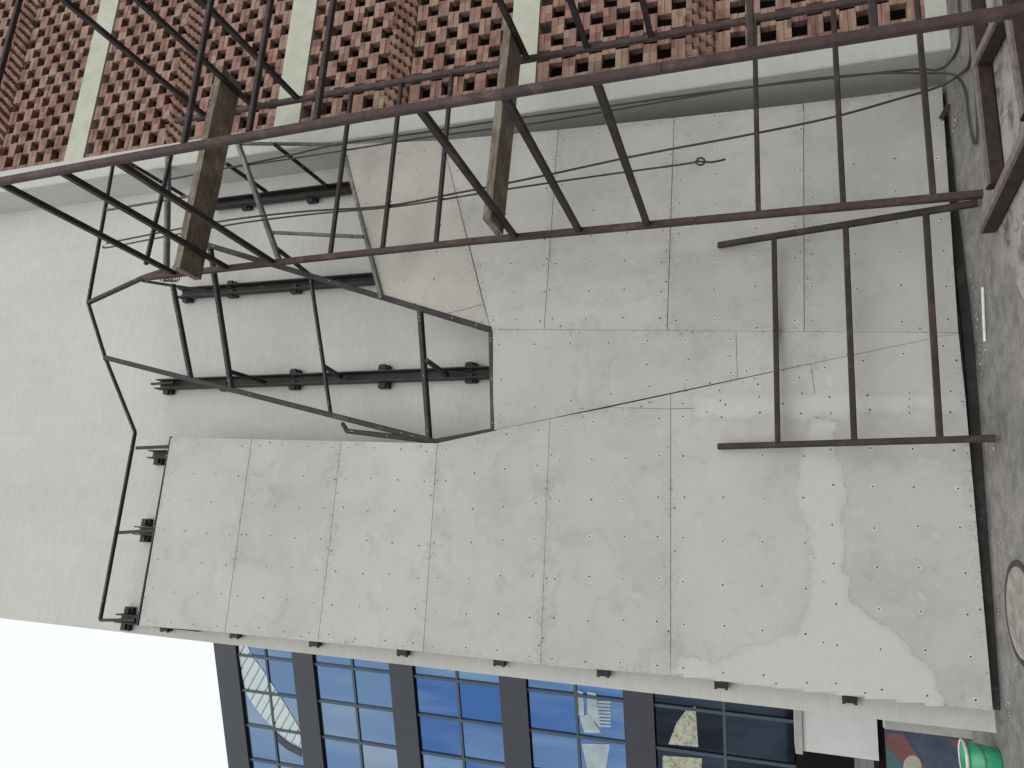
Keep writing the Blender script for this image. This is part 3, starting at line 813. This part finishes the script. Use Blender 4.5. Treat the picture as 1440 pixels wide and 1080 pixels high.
# ------------------------------------------------------------------ things beside the wall, lower left
wb = empty('white_block', at(1240, 1030, 1.6)); tag(wb, 'white rendered wall block beyond the corner with a dark cap', 'wall')
YW = 1.6
a = at(1127, 985, YW); b = at(1236, 1068, YW); c = at(1130, 1056, YW)
mb = MB(); mb.box((c.x, YW, b.z), (-1.0, YW + .5, a.z)); mb.build('rendered_face', M['white'], wb)
mb = MB(); mb.box((c.x - .03, YW - .03, a.z + .002), (-1.0, YW + .55, a.z + .07)); mb.build('cap', M['trim'], wb)
mb = MB(); mb.box((c.x - .6, YW + .06, -.1), (-1.0, YW + .5, b.z - .002)); mb.build('recess', M['dark'], wb)
YM = .9
md = empty('painted_board', at(1400, 1060, YM)); tag(md, 'blue and maroon painted board standing behind the green bucket', 'board')
zt = at(1246, 1050, YM).z; xr = at(1320, 1032, YM).x
mb = MB(); mb.box((-2.6, YM, 0.01), (xr - .002, YM + .04, zt)); mb.build('board_face', M['blue'], md)
def mpoly(px_, off, mat, name):
    mb = MB(); mb.prism([at(x, y, YM - off) for x, y in px_], Vector((0, -1, 0)), .003); mb.build(name, M[mat], md)
mpoly([(1247,1031),(1271,1032),(1310,1092),(1284,1092),(1247,1048)], .004, 'red', 'red_stripe')
mpoly([(1329,1038),(1360,1041),(1380,1044),(1380,1085),(1358,1064)], .004, 'red', 'red_stripe')
mpoly([(1247,1049),(1268,1072),(1280,1090),(1247,1090)], .004, 'teal', 'teal_corner')
mpoly([(1283 + 13 * math.cos(i * math.pi / 8), 1078 + 16 * math.sin(i * math.pi / 8)) for i in range(16)], .008, 'oval', 'grey_oval')
post = MB(); post.box((xr, YM - .08, 0), (xr + .16, YM + .05, zt + .01)); o = post.build('side_post', M['trim'], md)
# green bucket
c = gr(1406, 1072); bk = empty('bucket', (c.x, c.y, 0)); KB = .85; tag(bk, 'green plastic bucket with a pale rim on the ground', 'bucket')
def lathe(prof, cen, n=28, sc_=1.0):
    return [[cen + Vector((r * sc_ * math.cos(2*math.pi*k/n), r * sc_ * math.sin(2*math.pi*k/n), z * sc_)) for k in range(n)] for r, z in prof]
mb = MB(); mb.quadgrid(lathe([(.002, .012), (.105, .012), (.112, .0), (.118, .01), (.150, .285), (.146, .285), (.114, .02), (.002, .02)], Vector((c.x, c.y, 0)), 28, KB), 0, True)
mb.build('body', M['green'], bk, True)
mb = MB(); mb.quadgrid(lathe([(.149, .272), (.160, .272), (.162, .298), (.150, .302), (.147, .290)], Vector((c.x, c.y, 0)), 28, KB), 0, True); mb.build('rim', M['whiteplastic'], bk, True)
hd = MB(); hd.tube([Vector((c.x, c.y, 0)) + Vector((.16 * math.cos(a), -.12 * math.sin(a) - .02, .27 - .13 * math.sin(a))) * KB for a in [math.pi * i / 14 for i in range(15)]], .005, 6)
hd.build('handle', M['grey'], bk, True)

# ------------------------------------------------------------------ ground bits
c = gr(1436, 862); mh = empty('manhole_cover', (c.x, c.y, 0)); tag(mh, 'round pale concrete manhole cover in the ground', 'manhole cover')
rr = (gr(1432, 800) - gr(1432, 922)).length / 2
mb = MB(); mb.quadgrid(lathe([(rr + .05, .001), (rr + .045, .008), (rr + .012, .010), (rr + .008, .002)], Vector((c.x, c.y, 0)), 48), 0, True); mb.build('rim', M['rim'], mh)
mb = MB(); mb.quadgrid(lathe([(.002, .016), (rr - .03, .016), (rr, .010), (rr + .004, .002)], Vector((c.x, c.y, 0)), 48), 0, True); mb.build('lid', M['lid'], mh)
mb = MB(); a = gr(1382, 404, .015); b = gr(1385, 480, .015); mb.tube([a, a.lerp(b, .5) + Vector((0, .004, 0)), b], .012, 8)
tag(mb.build('white_pipe', M['whiteplastic'], None, True), 'short white plastic pipe lying on the ground by the boards', 'pipe')
a = gr(1331, 148, .03); mb = MB(); mb.angle(Vector((a.x, a.y, .012)), Vector((a.x - .13, a.y + .015, .085)), .04, .006)
tag(mb.build('angle_offcut', M['black'], None), 'short black angle iron offcut standing at the foot of the boards', 'offcut')
rb = MB()
for i in range(520):
    t = random.random()
    if t < .7:
        f = random.random(); p = (PL.at(1397, 1000).lerp(foldB, f) if random.random() < .6 else foldB.lerp(PR.at(1325, 122), f))
        x, y = p.x + random.uniform(-.1, .1), p.y - abs(random.gauss(0, .22)) - .02
    else: x, y = random.uniform(-2, 4.5), random.uniform(-2.4, -.5)
    s_ = random.uniform(.003, .011) * (2.0 if random.random() < .06 else 1)
    d = [Vector((x + s_ * random.uniform(.7, 1.3) * a_, y + s_ * random.uniform(.7, 1.3) * b_, s_ * .4 + s_ * .7 * c_)) for a_, b_, c_ in [(1,0,0),(0,1,0),(-1,0,0),(0,-1,0),(0,0,1),(0,0,-1)]]
    b0 = len(rb.v); rb.v += d
    for f in ([0,1,4],[1,2,4],[2,3,4],[3,0,4],[1,0,5],[2,1,5],[3,2,5],[0,3,5]): rb.f.append([b0 + i_ for i_ in f]); rb.m.append(0)
tag(rb.build('rubble', M['rubble'], None, fix=False), kind='stuff', label='scattered grit and plaster crumbs on the ground', cat='rubble')
